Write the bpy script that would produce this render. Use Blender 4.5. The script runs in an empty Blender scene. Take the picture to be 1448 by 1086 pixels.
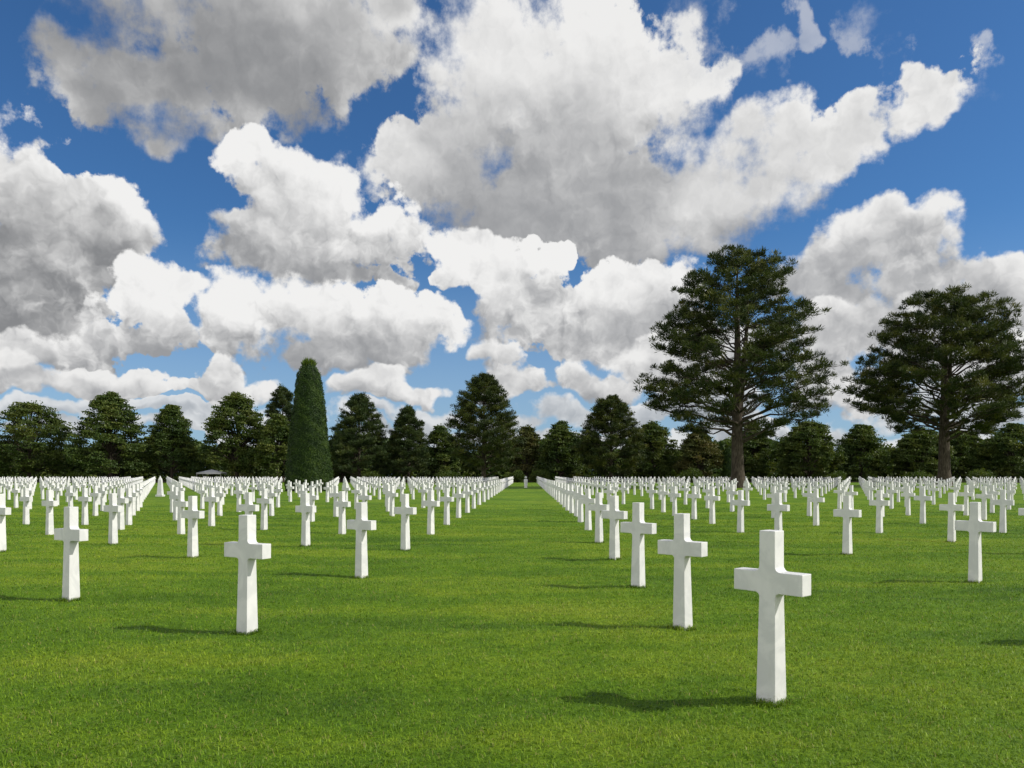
import bpy, bmesh, math, random
import numpy as np
from mathutils import Vector

scene = bpy.context.scene
COL = scene.collection
R = math.radians
SUN_EL = R(40.5); SUN_AZ = R(96.0)          # azimuth clockwise from +Y, the way the camera looks
SKY_TINT = (0.38, 0.69, 1.0, 1)

# ------------------------------------------------------------------ camera and sun
cam_d = bpy.data.cameras.new('camera'); cam = bpy.data.objects.new('camera', cam_d); COL.objects.link(cam)
cam.location = (0, 0, 1.585); cam.rotation_euler = (R(90), 0, 0)
cam_d.sensor_width = 36; cam_d.lens = 28.0; cam_d.shift_y = 130 / 1448
cam_d.clip_start = 0.1; cam_d.clip_end = 6000
scene.camera = cam
sun_d = bpy.data.lights.new('sun', 'SUN'); sun = bpy.data.objects.new('sun', sun_d); COL.objects.link(sun)
sun_d.energy = 4.5; sun_d.angle = R(0.53); sun_d.color = (1.0, .95, .86)
sdir = Vector((math.cos(SUN_EL) * math.sin(SUN_AZ), math.cos(SUN_EL) * math.cos(SUN_AZ), math.sin(SUN_EL)))
sun.rotation_euler = sdir.to_track_quat('Z', 'Y').to_euler()
vs = scene.view_settings
vs.view_transform = 'Standard'; vs.look = 'None'; vs.exposure = 0.0; vs.gamma = 1.0; vs.use_curve_mapping = False
scene.cycles.use_denoising = True
# ------------------------------------------------------------------ sky
class Nodes:
    """Small expression helper for shader node trees."""
    def __init__(self, nt): self.nt = nt
    def new(self, t, **kw):
        n = self.nt.nodes.new(t)
        for k, v in kw.items(): setattr(n, k, v)
        return n
    def put(self, sock, v):
        if hasattr(v, 'is_output') or isinstance(v, bpy.types.NodeSocket): self.nt.links.new(v, sock)
        else: sock.default_value = v
    def m(self, op, a, b=0.0, c=0.0, clamp=False):
        n = self.new('ShaderNodeMath', operation=op, use_clamp=clamp)
        self.put(n.inputs[0], a); self.put(n.inputs[1], b); self.put(n.inputs[2], c)
        return n.outputs[0]
    def v(self, op, a, b=(0, 0, 0), c=(0, 0, 0), scale=None):
        n = self.new('ShaderNodeVectorMath', operation=op)
        self.put(n.inputs[0], a); self.put(n.inputs[1], b); self.put(n.inputs[2], c)
        if scale is not None: self.put(n.inputs[3], scale)
        return n.outputs[1] if op in ('DOT_PRODUCT', 'LENGTH', 'DISTANCE') else n.outputs[0]
    def smooth(self, x, lo, hi, a=0.0, b=1.0):
        n = self.new('ShaderNodeMapRange', interpolation_type='SMOOTHSTEP')
        self.put(n.inputs[0], x); self.put(n.inputs[1], lo); self.put(n.inputs[2], hi)
        self.put(n.inputs[3], a); self.put(n.inputs[4], b)
        return n.outputs[0]
    def lin(self, x, lo, hi, a=0.0, b=1.0):
        n = self.new('ShaderNodeMapRange', clamp=True)
        self.put(n.inputs[0], x); self.put(n.inputs[1], lo); self.put(n.inputs[2], hi)
        self.put(n.inputs[3], a); self.put(n.inputs[4], b)
        return n.outputs[0]
    def mix(self, f, a, b, blend='MIX'):
        n = self.new('ShaderNodeMix', data_type='RGBA', blend_type=blend)
        self.put(n.inputs[0], f); self.put(n.inputs[6], a); self.put(n.inputs[7], b)
        return n.outputs[2]
    def noise(self, vec, scale, detail=4.0, rough=0.5, dim='2D', lac=2.0, dist=0.0):
        n = self.new('ShaderNodeTexNoise', noise_dimensions=dim)
        self.put(n.inputs['Vector'], vec); n.inputs['Scale'].default_value = scale
        n.inputs['Detail'].default_value = detail; n.inputs['Roughness'].default_value = rough
        n.inputs['Lacunarity'].default_value = lac; n.inputs['Distortion'].default_value = dist
        return n.outputs[0], n.outputs[1]
    def voro(self, vec, scale, detail=2.0, rough=0.5):
        n = self.new('ShaderNodeTexVoronoi', voronoi_dimensions='2D', feature='F1', normalize=True)
        self.put(n.inputs['Vector'], vec); n.inputs['Scale'].default_value = scale
        n.inputs['Detail'].default_value = detail; n.inputs['Roughness'].default_value = rough
        return n.outputs['Distance']


# cumulus banks: (azimuth, elevation, half width, half height) in radians, from the far banks
# to the near ones; every bank has its own sunlit and base brightness and raggedness
CLOUD_BANKS = [
    ('A', {'hi': 0.76, 'lo': 0.27, 'amp': 1.6, 'soft': 0.8, 'base': -0.12, 'kt': 0.7, 'bias': 0.14, 'kr': 0.9, 'light': (0.03, 0.07, 0)}, [(-0.337, 0.501, 0.229, 0.074), (-0.443, 0.411, 0.083, 0.057), (-0.222, 0.481, 0.127, 0.065), (-0.503, 0.423, 0.051, 0.045), (-0.337, 0.441, 0.119, 0.062), (-0.145, 0.514, 0.065, 0.04), (-0.406, 0.379, 0.06, 0.028)]),
    ('B', {'kv': 0.5, 'e0': 0.22, 'e1': 0.56, 'bias': -0.06, 'light': (0.02, 0.11, 0), 'kr': 1.05, 'hi': 0.85, 'lo': 0.33, 'amp': 1.45, 'soft': 0.58, 'base': 0.0}, [(0.129, 0.341, 0.131, 0.07), (0.067, 0.404, 0.115, 0.082), (0.032, 0.485, 0.133, 0.09), (0.133, 0.446, 0.109, 0.082), (-0.039, 0.42, 0.098, 0.078), (-0.127, 0.376, 0.074, 0.042), (0.059, 0.343, 0.195, 0.083), (0.249, 0.33, 0.133, 0.058), (0.338, 0.374, 0.095, 0.044), (0.4, 0.387, 0.049, 0.039), (0.181, 0.291, 0.163, 0.044), (0.005, 0.304, 0.107, 0.036), (0.466, 0.4, 0.043, 0.03)]),
    ('C', {'hi': 0.8, 'lo': 0.62, 'amp': 2.6, 'soft': 2.6, 'base': -0.62, 'cover': 0.5}, [(0.49, 0.406, 0.052, 0.033), (0.437, 0.468, 0.036, 0.045), (0.294, 0.46, 0.041, 0.026), (0.207, 0.49, 0.077, 0.054), (0.354, 0.489, 0.023, 0.026)]),
    ('D', {'kv': 0.75, 'e0': 0.194, 'e1': 0.343, 'hi': 0.88, 'lo': 0.25, 'amp': 1.6, 'soft': 0.25, 'base': -0.12}, [(-0.559, 0.298, 0.08, 0.069), (-0.503, 0.272, 0.075, 0.058), (-0.571, 0.208, 0.119, 0.079), (-0.461, 0.259, 0.039, 0.037), (-0.533, 0.162, 0.099, 0.045)]),
    ('E', {'kv': 0.65, 'e0': 0.214, 'e1': 0.328, 'hi': 0.88, 'lo': 0.31, 'amp': 1.6, 'soft': 0.28, 'base': -0.12}, [(-0.284, 0.335, 0.065, 0.047), (-0.235, 0.312, 0.084, 0.056), (-0.166, 0.284, 0.073, 0.047), (-0.255, 0.255, 0.104, 0.039), (-0.325, 0.364, 0.034, 0.025), (-0.303, 0.291, 0.049, 0.045), (-0.213, 0.237, 0.076, 0.023), (-0.268, 0.357, 0.051, 0.032), (-0.218, 0.332, 0.055, 0.039)]),
    ('F', {'kv': 0.5, 'e0': 0.21, 'e1': 0.313, 'hi': 0.85, 'lo': 0.37, 'amp': 1.6, 'soft': 0.3, 'base': -0.12}, [(0.441, 0.258, 0.091, 0.051), (0.459, 0.27, 0.068, 0.041), (0.404, 0.246, 0.068, 0.042), (0.497, 0.28, 0.033, 0.027), (0.385, 0.217, 0.076, 0.031), (0.43, 0.201, 0.095, 0.035), (0.554, 0.203, 0.058, 0.035), (0.573, 0.172, 0.05, 0.036), (0.494, 0.173, 0.062, 0.03)]),
    ('G', {'kv': 0.45, 'e0': 0.145, 'e1': 0.25, 'light': (0.01, 0.05, 0), 'hi': 0.88, 'lo': 0.35, 'amp': 1.6, 'soft': 0.27, 'base': -0.12}, [(-0.057, 0.267, 0.055, 0.036), (-0.011, 0.248, 0.049, 0.027), (-0.092, 0.244, 0.025, 0.02), (0.023, 0.204, 0.071, 0.051), (0.111, 0.22, 0.096, 0.057), (0.185, 0.234, 0.073, 0.043), (0.059, 0.174, 0.097, 0.03), (0.146, 0.177, 0.078, 0.034), (0.032, 0.267, 0.035, 0.025)]),
    ('H', {'kv': 0.65, 'e0': 0.128, 'e1': 0.21, 'light': (0.01, 0.05, 0), 'hi': 0.88, 'lo': 0.33, 'amp': 1.6, 'soft': 0.25, 'base': -0.12}, [(-0.432, 0.194, 0.059, 0.045), (-0.402, 0.208, 0.03, 0.031), (-0.464, 0.154, 0.067, 0.023), (-0.321, 0.182, 0.068, 0.049), (-0.247, 0.186, 0.088, 0.052), (-0.145, 0.177, 0.087, 0.053), (-0.205, 0.145, 0.128, 0.027), (-0.352, 0.155, 0.035, 0.028), (-0.101, 0.195, 0.04, 0.034), (-0.546, 0.131, 0.078, 0.026)]),
    ('I', {'light': (0.004, 0.02, 0), 'bias': 0.1, 'hi': 0.84, 'lo': 0.36, 'amp': 1.2, 'soft': 0.35, 'base': 0.05}, [(-0.543, 0.101, 0.046, 0.02), (-0.496, 0.097, 0.031, 0.015), (-0.461, 0.109, 0.036, 0.019), (-0.436, 0.097, 0.029, 0.013), (-0.36, 0.117, 0.035, 0.023), (-0.325, 0.107, 0.036, 0.017), (-0.385, 0.096, 0.023, 0.013), (-0.162, 0.109, 0.043, 0.017), (-0.118, 0.099, 0.039, 0.013), (-0.196, 0.102, 0.03, 0.014), (0.012, 0.119, 0.032, 0.024), (-0.011, 0.104, 0.027, 0.012), (-0.021, 0.152, 0.028, 0.019), (0.085, 0.135, 0.044, 0.026), (0.129, 0.121, 0.052, 0.024), (0.181, 0.137, 0.052, 0.033), (0.249, 0.139, 0.067, 0.034), (0.385, 0.158, 0.053, 0.037), (0.369, 0.11, 0.042, 0.028), (0.411, 0.092, 0.037, 0.019), (0.466, 0.136, 0.05, 0.031), (0.528, 0.117, 0.053, 0.038), (0.437, 0.162, 0.044, 0.031), (-0.552, 0.123, 0.039, 0.013)]),
    ('J', {'light': (0.003, 0.012, 0), 'bias': 0.05, 'hi': 0.8, 'lo': 0.4, 'amp': 1.5, 'soft': 0.6, 'base': 0.12, 'cover': 0.85}, [(-0.533, 0.067, 0.059, 0.011), (-0.457, 0.076, 0.043, 0.01), (-0.398, 0.068, 0.045, 0.01), (-0.337, 0.082, 0.047, 0.01), (-0.264, 0.069, 0.066, 0.011), (-0.179, 0.077, 0.052, 0.01), (-0.092, 0.072, 0.053, 0.012), (-0.145, 0.055, 0.078, 0.01), (0.059, 0.081, 0.044, 0.018), (0.01, 0.065, 0.053, 0.011), (0.12, 0.073, 0.053, 0.019), (0.181, 0.085, 0.043, 0.017), (-0.021, 0.043, 0.124, 0.011), (0.24, 0.089, 0.05, 0.021), (0.29, 0.062, 0.065, 0.017), (0.407, 0.059, 0.06, 0.018), (0.473, 0.081, 0.049, 0.02), (0.541, 0.063, 0.052, 0.018), (-0.36, 0.048, 0.124, 0.01), (-0.506, 0.045, 0.075, 0.009), (0.155, 0.038, 0.173, 0.012), (0.437, 0.031, 0.131, 0.011)]),
]

world = bpy.data.worlds.new('World'); scene.world = world; world.use_nodes = True
wn = world.node_tree; wn.nodes.clear(); N = Nodes(wn)
tc = N.new('ShaderNodeTexCoord')
nrm = N.v('NORMALIZE', tc.outputs['Generated'])
sep = N.new('ShaderNodeSeparateXYZ'); wn.links.new(nrm, sep.inputs[0])
az = N.m('ARCTAN2', sep.outputs[0], sep.outputs[1]); el = N.m('ARCSINE', sep.outputs[2])
cmb = N.new('ShaderNodeCombineXYZ'); wn.links.new(az, cmb.inputs[0]); wn.links.new(el, cmb.inputs[1])
P0 = cmb.outputs[0]
sky = N.new('ShaderNodeTexSky', sky_type='NISHITA', sun_disc=False)
sky.sun_elevation = SUN_EL; sky.sun_rotation = SUN_AZ
sky.altitude = 30; sky.air_density = 1.0; sky.dust_density = 0.6; sky.ozone_density = 2.0
# gentle domain warp so that no bank keeps an elliptical outline
_, wcol = N.noise(P0, 6.0, 3.0, 0.5)
P = N.v('MULTIPLY_ADD', N.v('SUBTRACT', wcol, (.5, .5, .5)), (.11, .09, 0), P0)
_, wcol2 = N.noise(P0, 24.0, 3.0, 0.55)
PB = N.v('MULTIPLY_ADD', N.v('SUBTRACT', wcol2, (.5, .5, .5)), (.040, .034, 0), P)
def puffs(p):
    f, _ = N.noise(p, 10.0, 8.0, 0.59)
    b = N.voro(p, 23.0, 4.0, 0.55)
    # rounded heads (inverted cell distance) broken up by fractal noise
    return N.m('MULTIPLY_ADD', b, -0.75, N.m('MULTIPLY_ADD', f, 1.5, -0.40))
def heads(p):
    f, _ = N.noise(p, 15.0, 5.0, 0.55)
    b = N.voro(p, 24.0, 3.0, 0.6)
    return N.m('MULTIPLY_ADD', b, -1.0, f)
n0 = puffs(P0)
soft0, _ = N.noise(P0, 9.0, 2.0, 0.45)          # the broad swell of the puffs, without their fine edges
PH = N.v('MULTIPLY_ADD', N.v('SUBTRACT', N.noise(P0, 30.0, 3.0, 0.6)[1], (.5, .5, .5)), (.030, .026, 0), P0)
relief = N.m('SUBTRACT', heads(PH), heads(N.v('ADD', PH, (.008, .014, 0))))
wisp, _ = N.noise(P0, 20.0, 8.0, 0.66)
lowf, _ = N.noise(P0, 5.5, 3.0, 0.5)
col_sky = N.mix(1.0, sky.outputs[0], SKY_TINT, 'MULTIPLY')
bg_col = N.v('SCALE', col_sky, scale=0.1)
# pale air low over the horizon
hz = N.smooth(el, .0, .30, 1.0, 0.0)
bg_col = N.mix(N.m('MULTIPLY', hz, 0.55), bg_col, (.42, .56, .74, 1))


def bank_layer(out, pr, blobs):
    """One cumulus bank (a node group of its own) laid over what is behind it."""
    g = bpy.data.node_groups.new('cumulus_bank', 'ShaderNodeTree')
    for nm, t in (('behind', 'NodeSocketColor'), ('place', 'NodeSocketVector'), ('puffs', 'NodeSocketFloat'), ('relief', 'NodeSocketFloat'),
                  ('wisp', 'NodeSocketFloat'), ('broad', 'NodeSocketFloat'), ('swell', 'NodeSocketFloat')):
        g.interface.new_socket(nm, in_out='INPUT', socket_type=t)
    g.interface.new_socket('colour', in_out='OUTPUT', socket_type='NodeSocketColor')
    K = Nodes(g)
    gi = K.new('NodeGroupInput').outputs; go = K.new('NodeGroupOutput').inputs
    behind, place, puf, rel, wsp, brd, swl = [gi[k] for k in range(7)]
    ahead = K.v('ADD', place, pr.get('light', (.014, .030, 0)))
    def field(p):
        acc = None
        for (a, e, ra, re) in blobs:
            q = K.v('MULTIPLY_ADD', p, (1 / ra, 1 / re, 0), (-a / ra, -e / re, 0))
            d = K.v('DOT_PRODUCT', q, q)
            acc = d if acc is None else K.m('SMOOTH_MIN', acc, d, 0.35)
        return K.m('SUBTRACT', 1.0, K.m('MINIMUM', acc, 3.0))
    m0 = field(place); m1 = field(ahead)
    sft = pr['soft']
    D = K.m('MULTIPLY_ADD', puf, pr['amp'], K.m('ADD', m0, pr['base']))
    D = K.m('MULTIPLY_ADD', K.m('SUBTRACT', wsp, .5), .32 + sft, D)
    # ragged and crisp edges alternate along each bank
    hi_t = K.lin(brd, .36, .62, .14 + sft * .35, .20 + sft * 1.6)
    a = K.m('MULTIPLY', K.smooth(D, .02, hi_t), pr.get('cover', 1.0))
    # bright where the bank thins towards the sun, grey under thick cloud
    body = K.m('MULTIPLY_ADD', K.m('SUBTRACT', swl, .5), pr['amp'] * 1.3, m0)
    thick = K.smooth(body, .0, 1.1)
    lit = K.m('MULTIPLY_ADD', K.lin(K.m('SUBTRACT', m0, m1), -1.0, 1.5), pr.get('km', 1.0), pr.get('bias', .08))
    lit = K.m('MULTIPLY_ADD', thick, -pr.get('kt', .30), lit)
    if 'kv' in pr:                                            # flat dark base, bright heads over the whole bank
        sy = K.new('ShaderNodeSeparateXYZ'); g.links.new(place, sy.inputs[0])
        lit = K.m('MULTIPLY_ADD', K.smooth(K.m('MULTIPLY_ADD', puf, .03, sy.outputs[1]), pr['e0'], pr['e1']), pr['kv'], lit)
        lit = K.m('ADD', lit, -.48 * pr['kv'])
    lit = K.m('MULTIPLY_ADD', rel, K.m('MULTIPLY_ADD', thick, -.55 * pr.get('kr', 1.9), pr.get('kr', 1.9)), lit)
    lit = K.lin(K.smooth(lit, -.42, 1.28), .02, .95)
    lo, hi = pr['lo'], pr['hi']
    c = K.mix(lit, (lo * .97, lo * .99, lo * 1.03, 1), (hi, hi * .995, hi * .985, 1))
    g.links.new(K.mix(a, behind, c), go[0])
    n = N.new('ShaderNodeGroup', node_tree=g)
    for sck, val in zip(n.inputs, (out, PB, n0, relief, wisp, lowf, soft0)): wn.links.new(val, sck)
    return n.outputs[0]


def background(colour):
    b = N.new('ShaderNodeBackground'); wn.links.new(colour, b.inputs[0]); b.inputs[1].default_value = 1.0
    return b.outputs[0]


def choose(f, s0, s1):
    x = N.new('ShaderNodeMixShader'); wn.links.new(f, x.inputs[0]); wn.links.new(s0, x.inputs[1]); wn.links.new(s1, x.inputs[2])
    return x.outputs[0]


def region(a0, a1, e0, e1):
    """The banks that reach into one part of the sky (keeps each lookup short)."""
    out = bg_col
    for (nm, pr, blobs) in CLOUD_BANKS:
        near = []
        for b in blobs:
            da = max(a0 - b[0], 0, b[0] - a1) - .085; de = max(e0 - b[1], 0, b[1] - e1) - .085
            if (max(da, 0) / b[2]) ** 2 + (max(de, 0) / b[3]) ** 2 < 2.6: near.append(b)
        if near: out = bank_layer(out, pr, near)
    return background(out)


A_CUT, E_CUT, A_LIM, E_LIM = (-.17, .17), .27, .80, .70
rows = []
for (e0, e1) in ((-.1, E_CUT), (E_CUT, E_LIM)):
    cols = [region(a0, a1, e0, e1) for (a0, a1) in ((-A_LIM, A_CUT[0]), A_CUT, (A_CUT[1], A_LIM))]
    rows.append(choose(N.m('GREATER_THAN', az, A_CUT[0]), cols[0], choose(N.m('GREATER_THAN', az, A_CUT[1]), cols[1], cols[2])))
front = choose(N.m('GREATER_THAN', el, E_CUT), rows[0], rows[1])
# unseen loose cumulus over the rest of the dome, added to light cross fronts
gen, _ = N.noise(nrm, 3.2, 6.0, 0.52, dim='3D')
low = N.smooth(el, .45, .85, 1.0, 0.0)                            # unseen cloud banked up low to brighten shaded uprights, open overhead
fill_cloud = N.mix(N.smooth(gen, .60, .85), (1.25, 1.23, 1.20, 1), (.72, .72, .74, 1))
rest = background(N.mix(N.smooth(N.m('MULTIPLY_ADD', low, .17, gen), .50, .62), bg_col, fill_cloud))
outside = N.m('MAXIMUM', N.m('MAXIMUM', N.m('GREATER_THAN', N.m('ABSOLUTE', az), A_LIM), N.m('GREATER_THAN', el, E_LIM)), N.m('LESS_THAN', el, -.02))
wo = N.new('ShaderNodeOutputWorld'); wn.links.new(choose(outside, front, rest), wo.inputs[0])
world.cycles.sampling_method = 'MANUAL'; world.cycles.sample_map_resolution = 256

# ------------------------------------------------------------------ helpers
rng = np.random.default_rng(11)


def mesh_np(name, verts, faces, mat, var=None, smooth=False):
    """One mesh object from numpy arrays (all faces with the same number of corners)."""
    me = bpy.data.meshes.new(name)
    verts = np.asarray(verts, np.float32); faces = np.asarray(faces, np.int32)
    nf, k = faces.shape
    me.vertices.add(len(verts)); me.vertices.foreach_set('co', verts.ravel())
    me.loops.add(nf * k); me.loops.foreach_set('vertex_index', faces.ravel())
    me.polygons.add(nf); me.polygons.foreach_set('loop_start', np.arange(nf, dtype=np.int32) * k)
    if smooth: me.polygons.foreach_set('use_smooth', np.ones(nf, bool))
    if var is not None:
        at = me.attributes.new('var', 'FLOAT', 'POINT'); at.data.foreach_set('value', np.asarray(var, np.float32))
    me.update(calc_edges=True); me.validate()
    me.materials.append(mat)
    ob = bpy.data.objects.new(name, me); COL.objects.link(ob)
    return ob


def bm_obj(name, bm, mat):
    me = bpy.data.meshes.new(name); bm.to_mesh(me); bm.free(); me.materials.append(mat)
    ob = bpy.data.objects.new(name, me); COL.objects.link(ob)
    return ob


def thing(name, loc, label, cat, group=None):
    o = bpy.data.objects.new(name, None); COL.objects.link(o); o.location = loc
    o.empty_display_size = .5
    return tag(o, label, cat, group)


def tag(o, label, cat, group=None, kind=None):
    o['label'] = label
    if cat: o['category'] = cat
    if group: o['group'] = group
    if kind: o['kind'] = kind
    return o


def lawn_z(x, y):
    """Height of the lawn: faint mowing undulation and a slow rise towards the trees."""
    x = np.asarray(x, float); y = np.asarray(y, float)
    rise = .30 * np.clip((y - 45) / 105, 0, 1) ** 1.2
    w = .012 * np.sin(1.9 * y + .7 * np.sin(.55 * x)) + .010 * np.sin(2.7 * x + 1.3 * y + 1) + .012 * np.sin(.9 * x - 1.7 * y + 2)
    w = w + .008 * np.sin(4.1 * y + 1.1 * x) + .007 * np.sin(4.6 * x - 2.2 * y)
    return rise + w * np.clip((140 - y) / 100, 0, 1)


# ------------------------------------------------------------------ materials
def material(name):
    m = bpy.data.materials.new(name); m.use_nodes = True
    t = m.node_tree; t.nodes.clear(); K = Nodes(t)
    o = K.new('ShaderNodeOutputMaterial')
    return m, K, o


def principled(K, col, rough=.7, spec=.3):
    b = K.new('ShaderNodeBsdfPrincipled')
    K.put(b.inputs['Base Color'], col); K.put(b.inputs['Roughness'], rough)
    b.inputs['Specular IOR Level'].default_value = spec
    return b


def attr(K, nm):
    a = K.new('ShaderNodeAttribute', attribute_name=nm)
    return a.outputs['Fac']


def ramp(K, f, stops):
    r = K.new('ShaderNodeValToRGB'); K.put(r.inputs[0], f)
    e = r.color_ramp.elements
    while len(e) < len(stops): e.new(.5)
    for i, (p, c) in enumerate(stops): e[i].position = p; e[i].color = (*c, 1)
    return r.outputs[0]


def leafy(name, stops, trans=.25, rough=.6, spec=.2, scale=.35):
    """Foliage: clump to clump variety from an attribute, branch scale variety from noise."""
    m, K, o = material(name)
    pos = K.new('ShaderNodeNewGeometry').outputs['Position']
    f, _ = K.noise(pos, scale, 3.0, .5, dim='3D')
    v = K.m('MULTIPLY_ADD', attr(K, 'var'), .6, K.m('MULTIPLY_ADD', f, 1.2, -.40), clamp=True)
    c = ramp(K, v, stops)
    b = principled(K, c, rough, spec)
    tr = K.new('ShaderNodeBsdfTranslucent'); K.put(tr.inputs[0], K.mix(1.0, c, (1.5, 1.6, .6, 1), 'MULTIPLY'))
    mx = K.new('ShaderNodeMixShader'); mx.inputs[0].default_value = trans
    t = m.node_tree; t.links.new(b.outputs[0], mx.inputs[1]); t.links.new(tr.outputs[0], mx.inputs[2]); t.links.new(mx.outputs[0], o.inputs[0])
    return m


def lawn_colour(K, pos):
    """The lawn's own colour: broad patches, mowing streaks across the view, dry flecks."""
    big, _ = K.noise(pos, .16, 4.0, .55, dim='3D')
    st = K.v('MULTIPLY', pos, (.22, 1.1, 1)); streak, _ = K.noise(st, .9, 4.0, .55, dim='3D')
    mid, _ = K.noise(pos, 2.3, 4.0, .6, dim='3D')
    v = K.m('MULTIPLY_ADD', big, 1.2, K.m('MULTIPLY_ADD', streak, 1.1, K.m('MULTIPLY_ADD', mid, .6, -.97)), clamp=True)
    sp = K.new('ShaderNodeSeparateXYZ'); K.put(sp.inputs[0], pos)
    wav, _ = K.noise(pos, .35, 2.0, .5, dim='3D')
    ph = K.m('MULTIPLY_ADD', wav, 5.0, K.m('MULTIPLY', sp.outputs[1], 2.6))
    v = K.m('MULTIPLY_ADD', K.m('SINE', ph), .055, v)                       # mower passes across the aisle, undulation shading put into the colour
    return ramp(K, v, [(0.12, LAWN[0]), (.42, LAWN[1]), (.66, LAWN[2]), (.95, LAWN[3])])


LAWN = [(.060, .130, .004), (.104, .196, .006), (.158, .244, .010), (.215, .272, .020)]

M_LAWN, K, o = material('lawn')
pos = K.new('ShaderNodeNewGeometry').outputs['Position']
c = lawn_colour(K, pos)
fine, _ = K.noise(pos, 60.0, 5.0, .75, dim='3D')
tuft, _ = K.noise(pos, 14.0, 5.0, .7, dim='3D')
c = K.mix(K.smooth(fine, .36, .66), K.mix(1.0, c, (.50, .58, .50, 1), 'MULTIPLY'), K.mix(1.0, c, (1.22, 1.16, 1.2, 1), 'MULTIPLY'))
c = K.mix(K.smooth(tuft, .35, .68), K.mix(1.0, c, (.74, .80, .7, 1), 'MULTIPLY'), K.mix(1.0, c, (1.14, 1.1, 1.1, 1), 'MULTIPLY'))
b = principled(K, c, .75, .12)
bmp = K.new('ShaderNodeBump'); bmp.inputs['Strength'].default_value = .7; bmp.inputs['Distance'].default_value = .05
K.put(bmp.inputs['Height'], K.m('MULTIPLY_ADD', tuft, .8, K.m('MULTIPLY', fine, .35)))
M_LAWN.node_tree.links.new(bmp.outputs[0], b.inputs['Normal']); M_LAWN.node_tree.links.new(b.outputs[0], o.inputs[0])

M_GRASS, K, o = material('grass_blades')
pos = K.new('ShaderNodeNewGeometry').outputs['Position']
c = lawn_colour(K, pos)
c = K.mix(attr(K, 'var'), K.mix(1.0, c, (.42, .54, .4, 1), 'MULTIPLY'), K.mix(1.0, c, (1.75, 1.5, 2.2, 1), 'MULTIPLY'))
c = K.mix(K.smooth(attr(K, 'var'), .955, .965), c, (.24, .22, .07, 1))      # dry blades
b = principled(K, c, .5, .2)
gN = K.new('ShaderNodeNewGeometry').outputs['Normal']        # blades stand so close that the turf catches light as a surface
K.put(b.inputs['Normal'], K.v('NORMALIZE', K.v('MULTIPLY_ADD', gN, (.75, .75, .75), (0, 0, .40))))
tr = K.new('ShaderNodeBsdfTranslucent'); K.put(tr.inputs[0], K.mix(1.0, c, (1.3, 1.4, .7, 1), 'MULTIPLY'))
mx = K.new('ShaderNodeMixShader'); mx.inputs[0].default_value = .22
t = M_GRASS.node_tree; t.links.new(b.outputs[0], mx.inputs[1]); t.links.new(tr.outputs[0], mx.inputs[2]); t.links.new(mx.outputs[0], o.inputs[0])

M_STONE, K, o = material('white_marble')
tcn = K.new('ShaderNodeTexCoord').outputs['Object']
oi = K.new('ShaderNodeObjectInfo')
offs = K.v('ADD', tcn, K.v('SCALE', (7.3, 3.1, 5.7), scale=oi.outputs['Random']))
vein, _ = K.noise(offs, 3.2, 8.0, .62, dim='3D', dist=1.6)
mott, _ = K.noise(offs, 9.0, 5.0, .6, dim='3D')
c = K.mix(K.smooth(vein, .40, .62), (.57, .575, .57, 1), (.655, .655, .645, 1))
c = K.mix(K.smooth(mott, .55, .75, 0, .35), c, (.585, .585, .575, 1))
run = K.v('MULTIPLY', offs, (14, 14, 1.6)); st, _ = K.noise(run, 1.0, 5.0, .6, dim='3D')
c = K.mix(K.smooth(st, .58, .76, 0, .4), c, (.52, .52, .48, 1))            # weather streaks
sp, _ = K.noise(offs, 38.0, 3.0, .6, dim='3D')
sepc = K.new('ShaderNodeSeparateXYZ'); M_STONE.node_tree.links.new(tcn, sepc.inputs[0])
spl = K.m('MULTIPLY', K.smooth(sp, .50, .66), K.smooth(K.m('MULTIPLY_ADD', mott, .12, sepc.outputs[2]), .08, .17, .35, 0))
c = K.mix(spl, c, (.34, .32, .20, 1))                                       # soil splashed on the foot
c = K.mix(1.0, c, K.mix(oi.outputs['Random'], (.95, .95, .95, 1), (1.02, 1.015, 1.0, 1)), 'MULTIPLY')
b = principled(K, c, .48, .35)
bmp = K.new('ShaderNodeBump'); bmp.inputs['Strength'].default_value = .12; bmp.inputs['Distance'].default_value = .01
K.put(bmp.inputs['Height'], mott); M_STONE.node_tree.links.new(bmp.outputs[0], b.inputs['Normal'])
M_STONE.node_tree.links.new(b.outputs[0], o.inputs[0])

M_BARK, K, o = material('bark')
pos = K.new('ShaderNodeNewGeometry').outputs['Position']
q = K.v('MULTIPLY', pos, (4, 4, .9)); f, _ = K.noise(q, 1.6, 6.0, .65, dim='3D')
c = ramp(K, f, [(.3, (.022, .018, .013)), (.5, (.055, .045, .034)), (.72, (.115, .098, .076))])
b = principled(K, c, .9, .1)
bmp = K.new('ShaderNodeBump'); bmp.inputs['Strength'].default_value = .8; bmp.inputs['Distance'].default_value = .08
K.put(bmp.inputs['Height'], f); M_BARK.node_tree.links.new(bmp.outputs[0], b.inputs['Normal'])
M_BARK.node_tree.links.new(b.outputs[0], o.inputs[0])

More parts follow.
